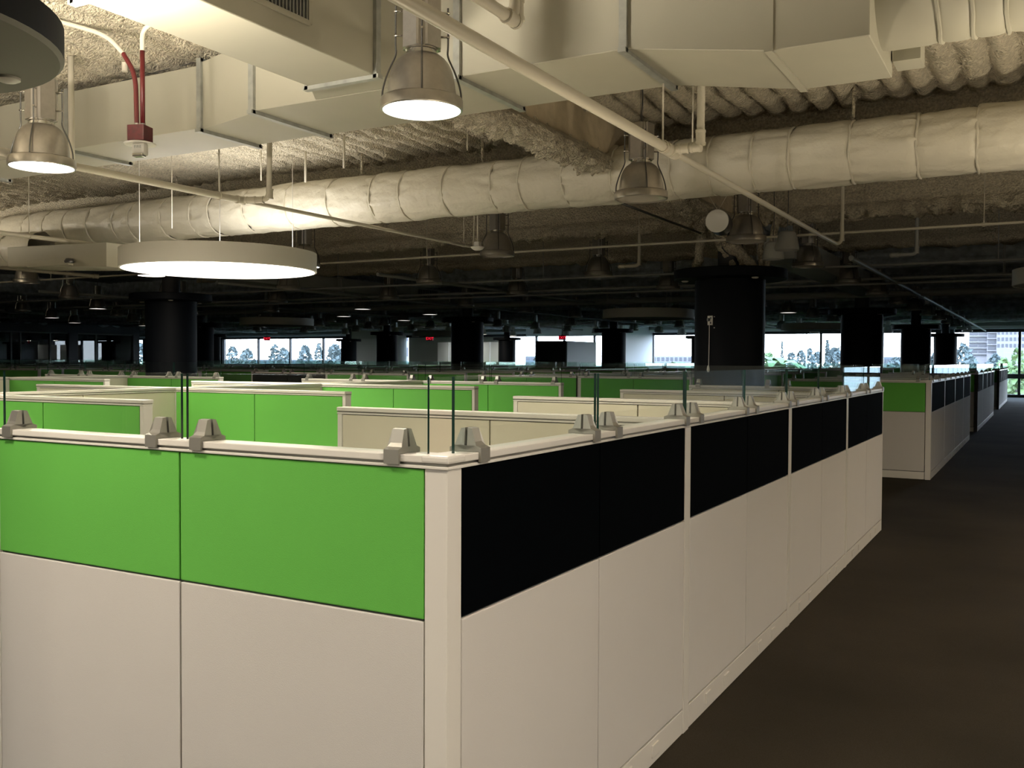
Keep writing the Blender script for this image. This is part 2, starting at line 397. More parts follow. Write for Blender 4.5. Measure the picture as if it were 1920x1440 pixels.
def wall(label, p0, p1, posts, ntile, front, back, glass=0, group=None, base=False, endpost=(1, 1), white='white', clamps=True, outlets=True, name='partition_wall'):
    """front = face on the -v side (v = +90 deg from p0->p1). posts = u positions of intermediate posts; ntile tiles per bay."""
    p0 = Vector(p0); p1 = Vector(p1); L = (p1-p0).length; rz = math.atan2(p1.y-p0.y, p1.x-p0.x)
    t = empty(name, label, 'partition', (p0.x, p0.y, 0), rz, group)
    box('core', (L/2, 0, 0), (L-.01, .044, 1.335), 'groove', t)
    ends = [0]+list(posts)+[L]; w = T
    if endpost[0]: box('end_post', (.015, 0, 0), (.03, T, ZT), 'trim', t, .003)
    if endpost[1]: box('end_post', (L-.015, 0, 0), (.03, T, ZT), 'trim', t, .003)
    for u in posts: box('post', (u, 0, 0), (w, T+.003, ZT), 'trim', t, .003)
    for a, b in zip(ends, ends[1:]):
        ua = a+(w/2 if a > 0 else (.03 if endpost[0] else 0)); ub = b-(w/2 if b < L else (.03 if endpost[1] else 0))
        tw = (ub-ua)/ntile
        for side, face in ((-1, front), (1, back)):
            if face is None: continue
            y = side*(.022+.0065)
            for k in range(ntile):
                uc = ua+tw*(k+.5); g = .007
                up, lo = face
                if up == lo:
                    box('panel', (uc, y, ZB0+.004), (tw-g, .013, ZT-ZB0-.008), up, t, .0035)
                else:
                    box('upper_panel', (uc, y, ZS+.003), (tw-g, .013, ZT-ZS-.006), up, t, .0035)
                    box('lower_panel', (uc, y, ZB0+.004), (tw-g, .013, ZS-ZB0-.007), lo, t, .0035)
            bb = box('baseboard', ((ua+ub)/2, side*(.030), 0.004), (ub-ua-.003, .012, ZB0-.008), 'trim', t, .003)
            if outlets:
                for k in range(ntile):
                    for fr in (.30, .62): outlet_cover(bb, ua+tw*(k+fr), side*.0385)
    box('lower_rail', (L/2, 0, ZT), (L, T+.010, .008), 'trim', t, .002)
    box('reveal', (L/2, 0, ZT+.008), (L, T-.006, .008), 'clamp', t)
    box('top_cap', (L/2, 0, ZT+.015), (L, T+.014, .020), 'trim', t, .003)
    if glass:
        gw = L/glass
        for k in range(glass):
            pa = gw*k+.012; pb = gw*(k+1)-.012
            box('glass_pane', ((pa+pb)/2, 0, ZT+.033), (pb-pa, .009, .205), 'glass', t, 0, 0, 'gedge')
            if clamps:
                for u in (pa+.085, pb-.085): new_obj('clamp', clamp_me(), t, (u, 0, ZT+.036))
    return t
G = ('green', 'white'); B = ('black', 'white'); Wc = ('cream', 'cream'); Wh = ('white', 'white')
AX = -1.366                                                           # centre line of the aisle wall
# block 1 (nearest)
FYc = 2.084
wall('nearest green and white partition under clear glass screens', (-3.24, FYc), (AX-T/2, FYc), [], 2, G, Wc, 2, None, True, (1, 0), outlets=False)
pc = empty('corner_post', 'off white corner post where green and black partitions meet', 'post', (AX, FYc, 0))
box('post', (0, 0, 0), (T, T, ZT), 'trim', pc, .004); box('lower_rail', (0, 0, ZT), (T+.012, T+.012, .008), 'trim', pc, .002)
box('reveal', (0, 0, ZT+.008), (T-.004, T-.004, .008), 'clamp', pc); box('top_cap', (0, 0, ZT+.015), (T+.016, T+.016, .021), 'trim', pc, .006)
ya = FYc+T/2
wall('long black and white partition along the aisle, nearest block', (AX, ya), (AX, 9.62), [3.94-ya, 5.83-ya, 7.74-ya], 2, B, Wc, 8, None, True, (0, 1))
SP = [AX, -6.6, -11.87, -17.12, -22.37, -27.6, -32.9, -38.1]
Rows = [3.94, 5.83, 7.74, 9.585]
ordn = ['front', 'second', 'third', 'back']
for i, y in enumerate(Rows):
    last = (i == 3)
    wall(f'beige stub partition against the aisle wall, {["nearest", "second", "third", "last"][i]} of four', (-3.22, y), (AX-.04, y), [], 2, Wc, Wc if not last else G, 2 if last else 0, 'beige stub partitions', endpost=(1, 0), outlets=False)
wall('beige spine partition behind the middle green stubs', (-6.6, 2.05), (-6.6, 9.55), [1.89, 3.78, 5.69], 2, Wc, Wc, 0, None, endpost=(1, 0), outlets=False)
for i, y in enumerate(Rows):
    wall(f'lime green stub partition across the middle of the block, {["nearest", "second", "third", "farthest, glass topped"][i]}', (-6.56, y), (-4.70, y), [], 2, ('green', 'green'), Wc, 2 if i == 3 else 0, 'green stub partitions in the nearest block', endpost=(0, 1), outlets=False)
    if i: wall(f'beige stub partition left of the middle spine, {["", "nearest", "second", "farthest, glass topped"][i]}', (-8.47, y), (-6.64, y), [], 2, Wc, Wc, 2 if i == 3 else 0, 'beige stub partitions left of the spine', endpost=(1, 0), outlets=False)
wall('beige spine partition farthest left in the nearest block', (-11.87, 3.9), (-11.87, 9.55), [1.9, 3.8], 2, Wc, Wc, 0, None, endpost=(1, 0), outlets=False)
for i, y in enumerate(Rows[2:]):
    wall(f'lime green stub partition at the far left, {["in front of", "under glass behind"][i]} the low beige cap', (-11.83, y), (-9.95, y), [], 2, ('green', 'green'), Wc, 2*i, 'green stub partitions at the far left', endpost=(0, 1), outlets=False)
    wall(f'beige stub partition at the far left edge, {["nearer", "farther glass topped"][i]} one', (-13.74, y), (-11.91, y), [], 2, Wc, Wc, 2*i, 'beige stub partitions at the far left', endpost=(1, 0), outlets=False)

# blocks 2-4 down the aisle
blk = ['second', 'third', 'farthest']
for b, (y0, y1) in enumerate([(14.085, 21.85), (24.4, 32.5), (36.4, 44.6)]):
    n = blk[b]; bl = (y1-y0)/4
    tiles = 1
    wall(f'black and white aisle partition of the {n} block', (AX, y0+.035), (AX, y1), [bl*k for k in (1, 2, 3)], 1 if b else 1, B, Wc, 8 if b == 0 else 4, None, True, (0, 1), outlets=(b == 0))
    pc = empty('corner_post', f'off white corner post at the near end of the {n} block', 'post', (AX, y0, 0))
    box('post', (0, 0, 0), (T, T, ZT), 'trim' if b == 0 else 'groove', pc, .004); box('top_cap', (0, 0, ZT), (T+.016, T+.016, .036), 'trim', pc, .006)
    xmin = [-34, -45, -45][b]
    for s, sx_ in enumerate(SP):
        if sx_ < xmin: continue
        sn = ['aisle', 'second', 'third', 'fourth', 'fifth', 'sixth', 'seventh', 'eighth'][s]
        # right-hand stubs of this spine and left-hand stubs of it
        if s:
            wall(f'cream spine partition, {sn} from the aisle in the {n} block', (sx_, y0), (sx_, y1), [bl, 2*bl, 3*bl], 1, ('green', 'white'), ('green', 'white'), 4 if b == 0 else 0, f'spine partitions of the {n} block', endpost=(1, 1), outlets=False, clamps=(b == 0))
        for r in range(5 if b == 0 else 2):
            y = y0+bl*r if b == 0 else (y0, y1)[r]
            if b == 0 and s > 3 and r in (1, 2, 3): continue
            dpt = f'row {r+1} of the {n} block'
            gl = 2 if (b == 0 and r in (0, 4)) else (1 if r in (0, 1) and b else 0)
            fr = ('black', 'white') if (b == 0 and s == 2 and r == 0) else G
            wall(f'{"black" if fr[0]=="black" else "green"} topped stub partition left of the {sn} spine, {dpt}', (sx_-1.9, y), (sx_-.04, y), [], 2 if b == 0 and r == 0 else 1, fr, G, gl, f'stub partitions of the {n} block', endpost=(1, 0), outlets=False, clamps=(b == 0))
            if s:
                wall(f'green topped stub partition right of the {sn} spine, {dpt}', (sx_+.04, y), (sx_+1.9, y), [], 2 if b == 0 and r == 0 else 1, G, G, gl, f'stub partitions of the {n} block', endpost=(0, 1), outlets=False, clamps=(b == 0))

# ------------------------------------------------------------------ bell pendants
LA = math.radians(-55.5)
def bell_proto(detail, lit):
    t = empty('bell_pendant', 'x', 'lamp', (0, 0, 0), LA)
    n = 40 if detail else 20
    # housing: square body with chamfered grooved corners (corner towards local +X)
    bm = bmesh.new(); P = []
    for q in range(4):
        a = q*PI/2; ca, sa = math.cos(a), math.sin(a)
        cor = [(.098, -.030), (.098, -.017), (.086, -.015), (.086, -.006), (.096, -.005), (.096, .005), (.086, .006), (.086, .015), (.098, .017), (.098, .030)] if detail else [(.098, -.03), (.09, 0), (.098, .03)]
        for x, y in cor: P.append((x*ca-y*sa, x*sa+y*ca))
    a_ = [bm.verts.new((x, y, .318)) for x, y in P]; b_ = [bm.verts.new((x, y, .60)) for x, y in P]
    bm.faces.new(a_); bm.faces.new(b_)
    for i in range(len(P)): bm.faces.new((a_[i], a_[(i+1) % len(P)], b_[(i+1) % len(P)], b_[i]))
    bm_obj('housing', bm, 'alum', t)
    lathe('collar', [(.05, .322), (.086, .322), (.086, .31), (.076, .308), (.076, .298), (.084, .296), (.084, .286), (.05, .28)], 'chrome', t, n)
    outer = [(.078, .288), (.095, .282), (.122, .262), (.145, .232), (.160, .196), (.171, .150), (.177, .10), (.180, .062)]
    lathe('shade', outer+[(.176, .062), (.170, .12), (.155, .19), (.12, .255), (.078, .275)], 'alum', t, n)
    lathe('rim', [(.178, .066), (.200, .064), (.212, .058), (.215, .050), (.215, .004), (.211, 0), (.203, 0), (.203, .05), (.178, .055)], 'alum', t, n)
    lathe('lens', [(0, .016), (.12, .014), (.203, .010), (.203, .016), (0, .022)] if lit else [(0, .10), (.05, .10), (.10, .075), (.16, .045), (.203, .012), (.203, .03), (.10, .10), (0, .12)], 'lens' if lit == 2 else ('lensdim' if lit else 'reflector'), t, n)
    if detail:
        for q in range(4):
            rot = Matrix.Rotation(q*PI/2, 4, 'Z')
            pts = [rot @ Vector(p) for p in bend([(.135, 0, .535), (.137, 0, .33), (.131, 0, .285), (.175, 0, .20), (.203, 0, .11), (.206, 0, .055)], .05)]
            rd = tube('guard_rod', pts, .005, 'dkmetal', t, 8)
            for z in (.51, .385):
                tube('pin', [rot @ Vector((.094, 0, z)), rot @ Vector((.145, 0, z))], .006, 'chrome', t, 8)
        tube('cord', [(0, 0, .60), (0, 0, .68), (.008, .004, .8), (0, 0, 1.0)], .006, 'dkmetal', t, 8)
        for sgn in (-1, 1): tube('hanger_wire', [(sgn*.05, 0, .60), (sgn*.05, 0, 1.0)], .0015, 'dkmetal', t, 4)
    else:
        bm = bmesh.new()
        for q in range(4):
            rot = Matrix.Rotation(q*PI/2, 4, 'Z')
            add_tube(bm, [rot @ Vector(p) for p in [(.135, 0, .53), (.135, 0, .30), (.18, 0, .20), (.205, 0, .055)]], .005, 5)
        bm_obj('guard_rods', bm, 'chrome', t)
        tube('cord', [(0, 0, .60), (0, 0, 1.0)], .006, 'dkmetal', t, 5)
    return t
protos = {}
def get_lamp(detail, lit, loc, label, group):
    k = (detail, lit)
    if k not in protos: protos[k] = o = bell_proto(*k)
    else: o = copy_tree(protos[k])
    o.location = loc; o['label'] = label; o['group'] = group; return o
LX, LY = 3.13, 3.10
lit_set = {(0, 0): 2, (1, 0): 2, (3, 2): 2, (2, 2): 2, (6, 4): 1, (8, 5): 1, (4, 5): 1, (5, 6): 1, (5, 7): 1, (4, 6): 1, (1, 7): 1, (9, 6): 1, (9, 7): 1, (7, 12): 2, (7, 13): 2, (8, 13): 2, (2, -1): 2, (0, -1): 2, (1, -1): 2, (0, -2): 2, (1, -2): 2, (-1, -1): 2, (3, 7): 0}
skip = {(1, 1), (2, 1), (1, 5), (2, 5), (4, 8), (5, 8)}
ordw = ['first', 'second', 'third', 'fourth', 'fifth', 'sixth', 'seventh', 'eighth', 'ninth', 'tenth', 'eleventh', 'twelfth', 'thirteenth', 'fourteenth', 'fifteenth']
rows_l = ['row beside the aisle', 'second row from the aisle', 'third row from the aisle', 'fourth row from the aisle', 'fifth row from the aisle', 'sixth row from the aisle', 'seventh row from the aisle', 'eighth row from the aisle', 'ninth row from the aisle', 'tenth row from the aisle']
special = {(0, 0): 'large lit bell pendant in front of the duct junction, top centre', (1, 0): 'lit bell pendant under the dark disc at the left edge',
           (0, 1): 'unlit bell pendant against the wrapped duct, right of the pipe run', (0, 2): 'unlit bell pendant beside the round white horn above the column',
           (1, 2): 'unlit bell pendant hanging just under the wrapped duct, centre', (2, 2): 'lit bell pendant half hidden behind the big glowing disc'}
for k in range(-1, 10):
    for j in range(-2, 14):
        x = -2.86-LX*k; y = 4.15+LY*j
        if (k, j) in skip: continue
        offc = j < 0 or k < 0  # pendants out of view are added for fill light
        if offc and (k, j) not in lit_set: continue
        if not offc:
            d = R.T @ (np.array([x, y, 2.9])-np.array([0, 0, 1.6])); px = 960+1790*d[0]/-d[2]
            if px < -60 or px > 1960 or d[2] > 0: continue
        lit = lit_set.get((k, j), 0)
        det = (not offc) and (j <= 4 and k <= 4)
        lab = special.get((k, j)) or f'{"lit" if lit else "unlit"} bell pendant, {ordw[max(j, 0)]} from the front in the {rows_l[max(k, 0)]}'
        if offc: lab = {(2, -1): 'unseen lit bell pendant added beyond the left edge, level with the near column', (0, -1): 'unseen lit bell pendant added just behind the large top centre one', (1, -1): 'unseen lit bell pendant added between the near column and the viewpoint',
                        (0, -2): 'unseen lit bell pendant added farthest back over the aisle side', (1, -2): 'unseen lit bell pendant added farthest back towards the left', (-1, -1): 'unseen lit bell pendant added over the aisle beside the viewpoint'}[(k, j)]
        get_lamp(det, lit, (x, y, 2.9), lab, 'silver bell pendants hung on a grid')
        if lit == 2:
            ld = bpy.data.lights.new('pendant_light', 'AREA'); ld.shape = 'DISK'; ld.size = .36; ld.energy = LAMP_W; ld.color = WARM
            lo = bpy.data.objects.new('pendant_light', ld); COL.objects.link(lo); lo.location = (x, y, 2.895)

# ------------------------------------------------------------------ ring lamps
def ring_lamp(x, y, lit, label, z=2.52, r=.99, down=120, up=40, colr=WARM):
    t = empty('disc_lamp', label, 'lamp', (x, y, z), 0, 'large round disc lamps')
    lathe('shell', [(r-.02, 0), (r, .004), (r, .196), (r-.02, .20), (r-.02, .19), (r-.012, .18), (r-.012, .01), (r-.02, 0)], 'ring', t, 96)
    lathe('diffuser', [(0, .012), (r-.013, .012), (r-.013, .02), (0, .02)], 'disclens' if lit else 'ringdk', t, 96)
    lathe('top_cover', [(0, .17), (r-.013, .17), (r-.013, .178), (0, .178)], 'disctop' if lit else 'ringdk', t, 96)
    for a in (201, 316, 77):
        a = math.radians(a); px_, py_ = .9*math.cos(a), .9*math.sin(a)
        tube('suspension_wire', [(px_, py_, .18), (px_, py_, ZC-.06-z)], .004, 'plastic', t, 6)
    if lit:
        for e, zz, rx in ((down, -.01, 0), (up, .21, PI)):
            ld = bpy.data.lights.new('disc_light', 'AREA'); ld.shape = 'DISK'; ld.size = 1.9; ld.energy = e; ld.color = colr
            lo = bpy.data.objects.new('disc_light', ld); COL.objects.link(lo); lo.location = (x, y, z+zz); lo.rotation_euler = (rx, 0, 0)
    return t
ring_lamp(-7.54, 7.25, True, 'large glowing disc lamp hung below the wrapped duct', down=95, up=13)
ring_lamp(-7.60, 19.75, False, 'unlit disc lamp just left of the nearest column')
ring_lamp(-18.4, 19.75, False, 'unlit disc lamp above the windows at the left')
ring_lamp(-5.9, 29.0, False, 'unlit disc lamp in front of the window right of the nearest column')
ring_lamp(.62, 13.4, False, 'unlit disc lamp cut by the right edge over the aisle', 2.54)
ring_lamp(-26.3, 15.6, False, 'unlit disc lamp at the far left over the cubicles', 2.5)
ring_lamp(-20.5, 31, False, 'unlit disc lamp left of the second black column')
ring_lamp(-4.4, -3.2, True, 'unseen glowing disc lamp added behind the viewpoint', down=52, up=45, colr=COOL)  # this and the disc lamps below are unseen, added as fill
ring_lamp(1.9, 1.0, True, 'unseen glowing disc lamp added beside the viewpoint over the aisle', down=12, up=25, colr=AMBER)
ring_lamp(-2.6, -1.9, True, 'unseen glowing disc lamp added close behind the viewpoint', down=16, up=20, colr=COOL)
ring_lamp(3.6, 3.4, True, 'unseen glowing disc lamp added right of the aisle, nearer one', down=42, up=50, colr=AMBER)
ring_lamp(3.9, 9.3, True, 'unseen glowing disc lamp added right of the aisle, farther one', down=175, up=130, colr=AMBER)
ring_lamp(-14.2, 5.2, True, 'unseen glowing disc lamp added far out beyond the left edge', down=60, up=330)
ring_lamp(-7.8, 1.1, True, 'unseen glowing disc lamp added beyond the left edge', down=80, up=80)

def fill_uplighter(x, y, e, label, colr=AMBER):  # unseen uplighters, added to light ducts and ceiling from below
    t = empty('added_floor_uplighter', label, 'lamp', (x, y, 0), 0, 'unseen floor uplighters added as fill')
    lathe('base', [(0, 0), (.15, 0), (.15, .02), (.02, .035), (0, .035)], 'dkmetal', t, 24)
    tube('pole', [(0, 0, .03), (0, 0, 1.66)], .013, 'dkmetal', t, 8)
    lathe('bowl', [(0, 1.64), (.06, 1.65), (.17, 1.70), (.20, 1.74), (.19, 1.74), (.16, 1.71), (0, 1.67)], 'trim', t, 28)
    ld = bpy.data.lights.new('fill_uplight', 'AREA'); ld.shape = 'DISK'; ld.size = .34; ld.energy = e; ld.color = colr
    lo = bpy.data.objects.new('fill_uplight', ld); COL.objects.link(lo); lo.location = (x, y, 1.76); lo.rotation_euler = (PI, 0, 0)
fill_uplighter(.8, 5.3, 52, 'unseen floor uplighter added beside the right wall of the aisle, nearest')
fill_uplighter(1.4, 7.1, 42, 'unseen floor uplighter added farther down the right of the aisle')
fill_uplighter(-6.3, 2.5, 14, 'unseen floor uplighter added beyond the left end of the nearest partition')
for x_, y_, e in ((-2.35, 4.45, 17), (-5.65, 4.6, 11)):  # hidden uplights added to brighten the duct undersides
    dl = empty('added_desk_uplighter', f'unseen low desk lamp added to light the ducts above the cubicle {"by the aisle" if x_ > -3 else "right of the middle spine"}', 'lamp', (x_, y_, .741), 0, 'unseen desk uplighters added as fill')
    lathe('base', [(0, 0), (.08, 0), (.08, .015), (.012, .025), (.012, .33), (0, .33)], 'dkmetal', dl, 20)
    lathe('bowl', [(0, .32), (.05, .33), (.13, .37), (.15, .40), (.14, .40), (.12, .38), (0, .35)], 'trim', dl, 24)
    ld = bpy.data.lights.new('fill_uplight', 'AREA'); ld.shape = 'DISK'; ld.size = .26; ld.energy = e; ld.color = AMBER
    lo = bpy.data.objects.new('fill_uplight', ld); COL.objects.link(lo); lo.location = (x_, y_, 1.155); lo.rotation_euler = (PI, 0, 0)
# unseen pale worktops in the nearest block, added to bounce light up
for sx_, sgn, lab in ((AX, -1, 'along the aisle partition'), (-6.6, 1, 'right of the middle spine'), (-6.6, -1, 'left of the middle spine')):
    for i, (ya_, yb_) in enumerate(zip([2.084, 3.94, 5.83, 7.74], [3.94, 5.83, 7.74, 9.585])):
        w = empty('worktop', f'unseen pale worktop added {lab}, cubicle {ordn[i]}', 'worktop', (sx_, 0, 0), 0, 'worktops in the nearest block')
        a, b = sorted((sgn*.04, sgn*.78)); box('top', ((a+b)/2, (ya_+yb_)/2, .71), (b-a, yb_-ya_-.10, .03), 'plastic', w, .004)
        a2, b2 = sorted((sgn*.80, sgn*1.80)); box('top', ((a2+b2)/2, yb_-.42, .71), (b2-a2, .70, .03), 'plastic', w, .004)
        box('leg', (sgn*1.75, yb_-.72, 0), (.05, .05, .71), 'trim', w)
# ------------------------------------------------------------------ ducts
def box_duct(name, label, secs, m, axis='x', group=None):
    """secs: list of dict(a,b, v0,v1, z0,z1 [, end values]) swept along axis"""
    t = empty(name, label, 'duct', (0, 0, 0), 0, group)
    for s in secs:
        a, b, q0, q1 = s[:4]; bm = bmesh.new(); vs = []
        for u, (v0, v1, z0, z1) in ((a, q0), (b, q1)):
            for v, z in ((v0, z0), (v1, z0), (v1, z1), (v0, z1)):
                vs.append(bm.verts.new((u, v, z) if axis == 'x' else (v, u, z)))
        for f in ((0, 1, 2, 3), (7, 6, 5, 4), (0, 4, 5, 1), (1, 5, 6, 2), (2, 6, 7, 3), (3, 7, 4, 0)): bm.faces.new([vs[i] for i in f])
        bmesh.ops.bevel(bm, geom=bm.edges[:], offset=.004, segments=1, affect='EDGES')
        bm_obj('duct_section', bm, m, t)
    return t
def flange(t, axis, u, v0, v1, z0, z1, m='flange', w=.045, o=.022, top=True):
    bm = bmesh.new()
    def bar(cv, cz, dv, dz):
        r = bmesh.ops.create_cube(bm, size=1)
        for v in r['verts']:
            c = v.co.copy(); v.co = Vector((u+c.x*w, cv+c.y*dv, cz+c.z*dz)) if axis == 'x' else Vector((cv+c.y*dv, u+c.x*w, cz+c.z*dz))
    bar((v0+v1)/2, z0-o/2, v1-v0+2*o+.03, o+.004); bar(v0-o/2, (z0+z1)/2, o+.004, z1-z0+2*o); bar(v1+o/2, (z0+z1)/2, o+.004, z1-z0+2*o)
    if top: bar((v0+v1)/2, z1+o/2, v1-v0+2*o, o+.004)
    return bm_obj('flange', bm, m, t)
D0, D1 = 4.88, 5.66
main = box_duct('supply_duct', 'wide cream rectangular trunk duct across the top of the room', [
    (-4.74, -3.10, (D0, D1, 3.30, 3.80), (D0, D1, 3.30, 3.80)), (-3.10, -2.03, (D0, D1, 3.30, 3.80), (D0, D1, 3.30, 3.80)),
    (-2.03, -1.24, (D0, D1, 3.30, 3.80), (D0, D1, 3.17, 3.78)), (-1.24, -.76, (D0, D1, 3.17, 3.78), (D0, D1, 3.17, 3.76))], 'duct')
for u, z in ((-3.10, 3.30), (-2.03, 3.30)): flange(main, 'x', u, D0, D1, z, 3.86)
flange(main, 'x', -1.24, D0, D1, 3.17, 3.80, 'duct', .04, .008)
flange(main, 'x', -4.76, D0, D1, 3.30, 3.80)
tag(box('duct_stub', (-.68, 5.70, 3.24), (.14, .2, .14), 'duct', main), None)
left = box_duct('branch_duct', 'narrower cream rectangular duct continuing to the left', [
    (-11.0, -6.92, (5.03, 5.60, 3.29, 3.75), (5.03, 5.60, 3.29, 3.75)), (-6.92, -5.42, (5.03, 5.60, 3.29, 3.75), (5.03, 5.60, 3.29, 3.75)),
    (-5.42, -4.80, (5.03, 5.60, 3.28, 3.77), (4.92, 5.64, 3.30, 3.80))], 'duct')
flange(left, 'x', -6.92, 5.03, 5.60, 3.29, 3.75); flange(left, 'x', -5.42, 5.03, 5.60, 3.28, 3.77)
for x_ in (-10.2, -8.6): flange(left, 'x', x_, 5.03, 5.60, 3.29, 3.75)
side = box_duct('branch_duct', 'cream rectangular duct with a vent grille running towards the viewer', [
    (.6, 3.0, (-4.03, -3.52, 3.30, 3.80), (-4.03, -3.52, 3.30, 3.80)), (3.0, 4.62, (-4.03, -3.52, 3.30, 3.80), (-4.03, -3.52, 3.30, 3.80)), (4.62, 4.87, (-4.03, -3.52, 3.30, 3.80), (-4.2, -3.45, 3.30, 3.80))], 'duct', 'y')
flange(side, 'y', 4.62, -4.03, -3.52, 3.30, 3.80); flange(side, 'y', 2.98, -4.03, -3.52, 3.30, 3.80)
gr = empty('vent_grille', 'dark slotted vent grille on the side of the near duct', 'grille', (-3.512, 3.72, 3.42))
gr_w, gr_h = .62, .26
for yy in (-gr_w/2, gr_w/2): box('grille_frame', (0, yy, 0), (.014, .03, gr_h), 'duct', gr, .003)
for zz in (-.012, gr_h-.018): box('grille_frame', (0, 0, zz), (.014, gr_w, .03), 'duct', gr, .003)
gb = box('grille_back', (-.004, 0, 0), (.006, gr_w-.02, gr_h), 'groove', gr)
for i in range(22): box('slat', (.007, -gr_w/2+.03+i*(gr_w-.06)/21, .01), (.008, .006, gr_h-.02), 'flange', gb)

# big round duct leaving the trunk to the right
def wrapped(label, cy, cz, r, xa, xb, seams, m, step=.03, n=64, amp=.020):
    t = empty('round_duct', label, 'duct', (0, 0, 0))
    seams = sorted(seams); E_ = [xa]+seams+[xb]
    for a, b in zip(E_, E_[1:]):
        L = b-a; k = max(6, int(L/step)); u = np.linspace(0, 1, k); th = np.linspace(0, 2*PI, n, endpoint=False)
        U, TH = np.meshgrid(u, th, indexing='ij'); U = U.ravel(); TH = TH.ravel(); X_ = a+U*L
        e = np.minimum(U, 1-U)*L
        rr = r + .004*np.clip(e/.06, 0, 1)**.6 - .008*np.exp(-e/.010)
        yy, zz = np.cos(TH), np.sin(TH)
        # radiating wrinkles close to the seams, soft dents elsewhere
        wr = vnoise(X_*6, TH*9, 0*X_+a*7)*np.exp(-e/.16)*amp*.9 + vnoise(X_*2.5, TH*2.2, 0*X_+a)*amp*.6 + vnoise(X_*11+TH*5, TH*5-X_*4, 0*X_+2*a)*amp*.28
        rr = rr + wr
        grid_mesh('wrap_section', np.stack([X_, cy+rr*yy, cz+rr*zz], 1), k, n, m, t, True)
    # seam tapes
    for s in seams:
        bm = bmesh.new(); ph = random.random()*6; nn = 48; ra = []
        for w_, dr in ((-.012, -.002), (-.006, .011), (.005, .013), (.011, -.002)):
            ra.append([bm.verts.new((s+w_+.004*math.sin(5*2*PI*k/nn+ph)+random.uniform(-.0015, .0015), cy+(r+dr-.004)*math.cos(2*PI*k/nn), cz+(r+dr-.004)*math.sin(2*PI*k/nn))) for k in range(nn)])
        for a, b in zip(ra, ra[1:]):
            for k in range(nn): bm.faces.new((a[k], a[(k+1) % nn], b[(k+1) % nn], b[k])).smooth = True
        bm_obj('seam_tape', bm, m, t)
    return t
seams = [-12.78, -12.24, -11.8, -11.39, -10.91, -10.41, -10.1, -9.53, -9.02, -8.71, -8.15, -7.5, -6.9, -6.31, -5.93, -5.39, -4.82, -4.5, -4.03, -3.53, -2.96, -2.61, -2.23, -1.91, -1.42, -.91, -.48, .1]
DY, DZ, DR = 8.42, 3.355, .258
rd = wrapped('long round wrapped duct with seams crossing the whole ceiling', DY, DZ, DR, -13.6, 3.2, seams, 'wrap')
for x_ in (-9.5, -6.6, -5.05, -1.43, 1.0):
    tube('hanger_rod', [(x_, DY, DZ+DR-.03), (x_, DY, ZC)], .014, 'foam', rd, 8)
rd2 = wrapped('short round cream duct at the right end of the trunk duct', 5.27, 3.50, .285, -.80, 2.6, [-.48, -.33, -.18, .3, .9], 'duct', .06, 48, .002)
# flexible end of the round duct: mixing box at the left
mb = box_duct('mixing_box', 'long cream mixing box at the left end of the wrapped duct', [(-11.3, -9.45, (7.35, 7.95, 2.74, 2.98), (7.35, 7.95, 2.66, 2.94))], 'duct')
tag(box('control_box', (-10.4, 7.30, 2.70), (.75, .08, .08), 'duct', mb, .004))
lathe('sensor', [(0, 0), (.05, 0), (.06, .02), (.04, .05), (0, .05)], 'dkmetal', mb, 16, (-10.0, 7.27, 2.72))
wrapped('bulging wrapped duct branch at the far left edge', 7.75, 3.02, .20, -14.5, -11.2, [-13.5, -12.9, -12.3, -11.8], 'wrap', .05, 40)

MX0, MX1 = -13.9, -13.32
md = box_duct('far_duct', 'dim rectangular duct with a square grille behind the pendants', [(a, b, (MX0, MX1, 3.09, 3.36), (MX0, MX1, 3.09, 3.36)) for a, b in ((13, 16.3), (16.3, 18.3), (18.3, 20.6), (20.6, 24))], 'duct_shade', 'y')
for u in (16.3, 18.3, 20.6): flange(md, 'y', u, MX0, MX1, 3.09, 3.36, 'duct_shade', .06, .03)
g2 = box('grille', (MX1+.01, 19.6, 3.14), (.02, .8, .18), 'groove', md)
for i in range(10): box('slat', (.01, -.35+i*.078, .01), (.01, .02, .16), 'duct_shade', g2)
d3 = box_duct('far_duct', 'rectangular duct end just behind the nearest column', [(13.2, 17.5, (-3.5, -2.98, 3.0, 3.32), (-3.5, -2.98, 3.0, 3.32)), (17.5, 21.6, (-3.5, -2.98, 3.0, 3.32), (-3.5, -2.98, 3.0, 3.32))], 'duct_shade', 'y')
flange(d3, 'y', 13.9, -3.5, -2.98, 3.0, 3.32, 'duct_shade', .02, .005)

# ------------------------------------------------------------------ pipes
def pipe(label, pts, r, m='pipe', fit=(), hangers=(), rad=.07):
    t = empty('sprinkler_pipe', label, 'pipe', (0, 0, 0))
    tube('pipe_run', bend(pts, rad), r, m, t, 14)
    for p, ax in fit:
        ax = Vector(ax).normalized(); p = Vector(p); bm = bmesh.new()
        add_tube(bm, [p-ax*.045, p-ax*.03, p-ax*.029, p+ax*.029, p+ax*.03, p+ax*.045], [r*1.35, r*1.35, r*1.2, r*1.2, r*1.35, r*1.35], 14); bm_obj('fitting', bm, m, t)
    for h in hangers:
        h = Vector(h); tube('hanger_rod', [h+Vector((0, 0, r)), (h.x, h.y, ZC)], .006, m, t, 8)
        bm = bmesh.new(); add_tube(bm, [h+Vector((math.cos(a)*r*1.25, 0, math.sin(a)*r*1.25)) if False else h+Vector((math.cos(a)*(r+.006), 0, math.sin(a)*(r+.006))) for a in np.linspace(0, 2*PI, 13)], .005, 6); bm_obj('hanger_clip', bm, m, t)
    return t
PX1 = -2.04
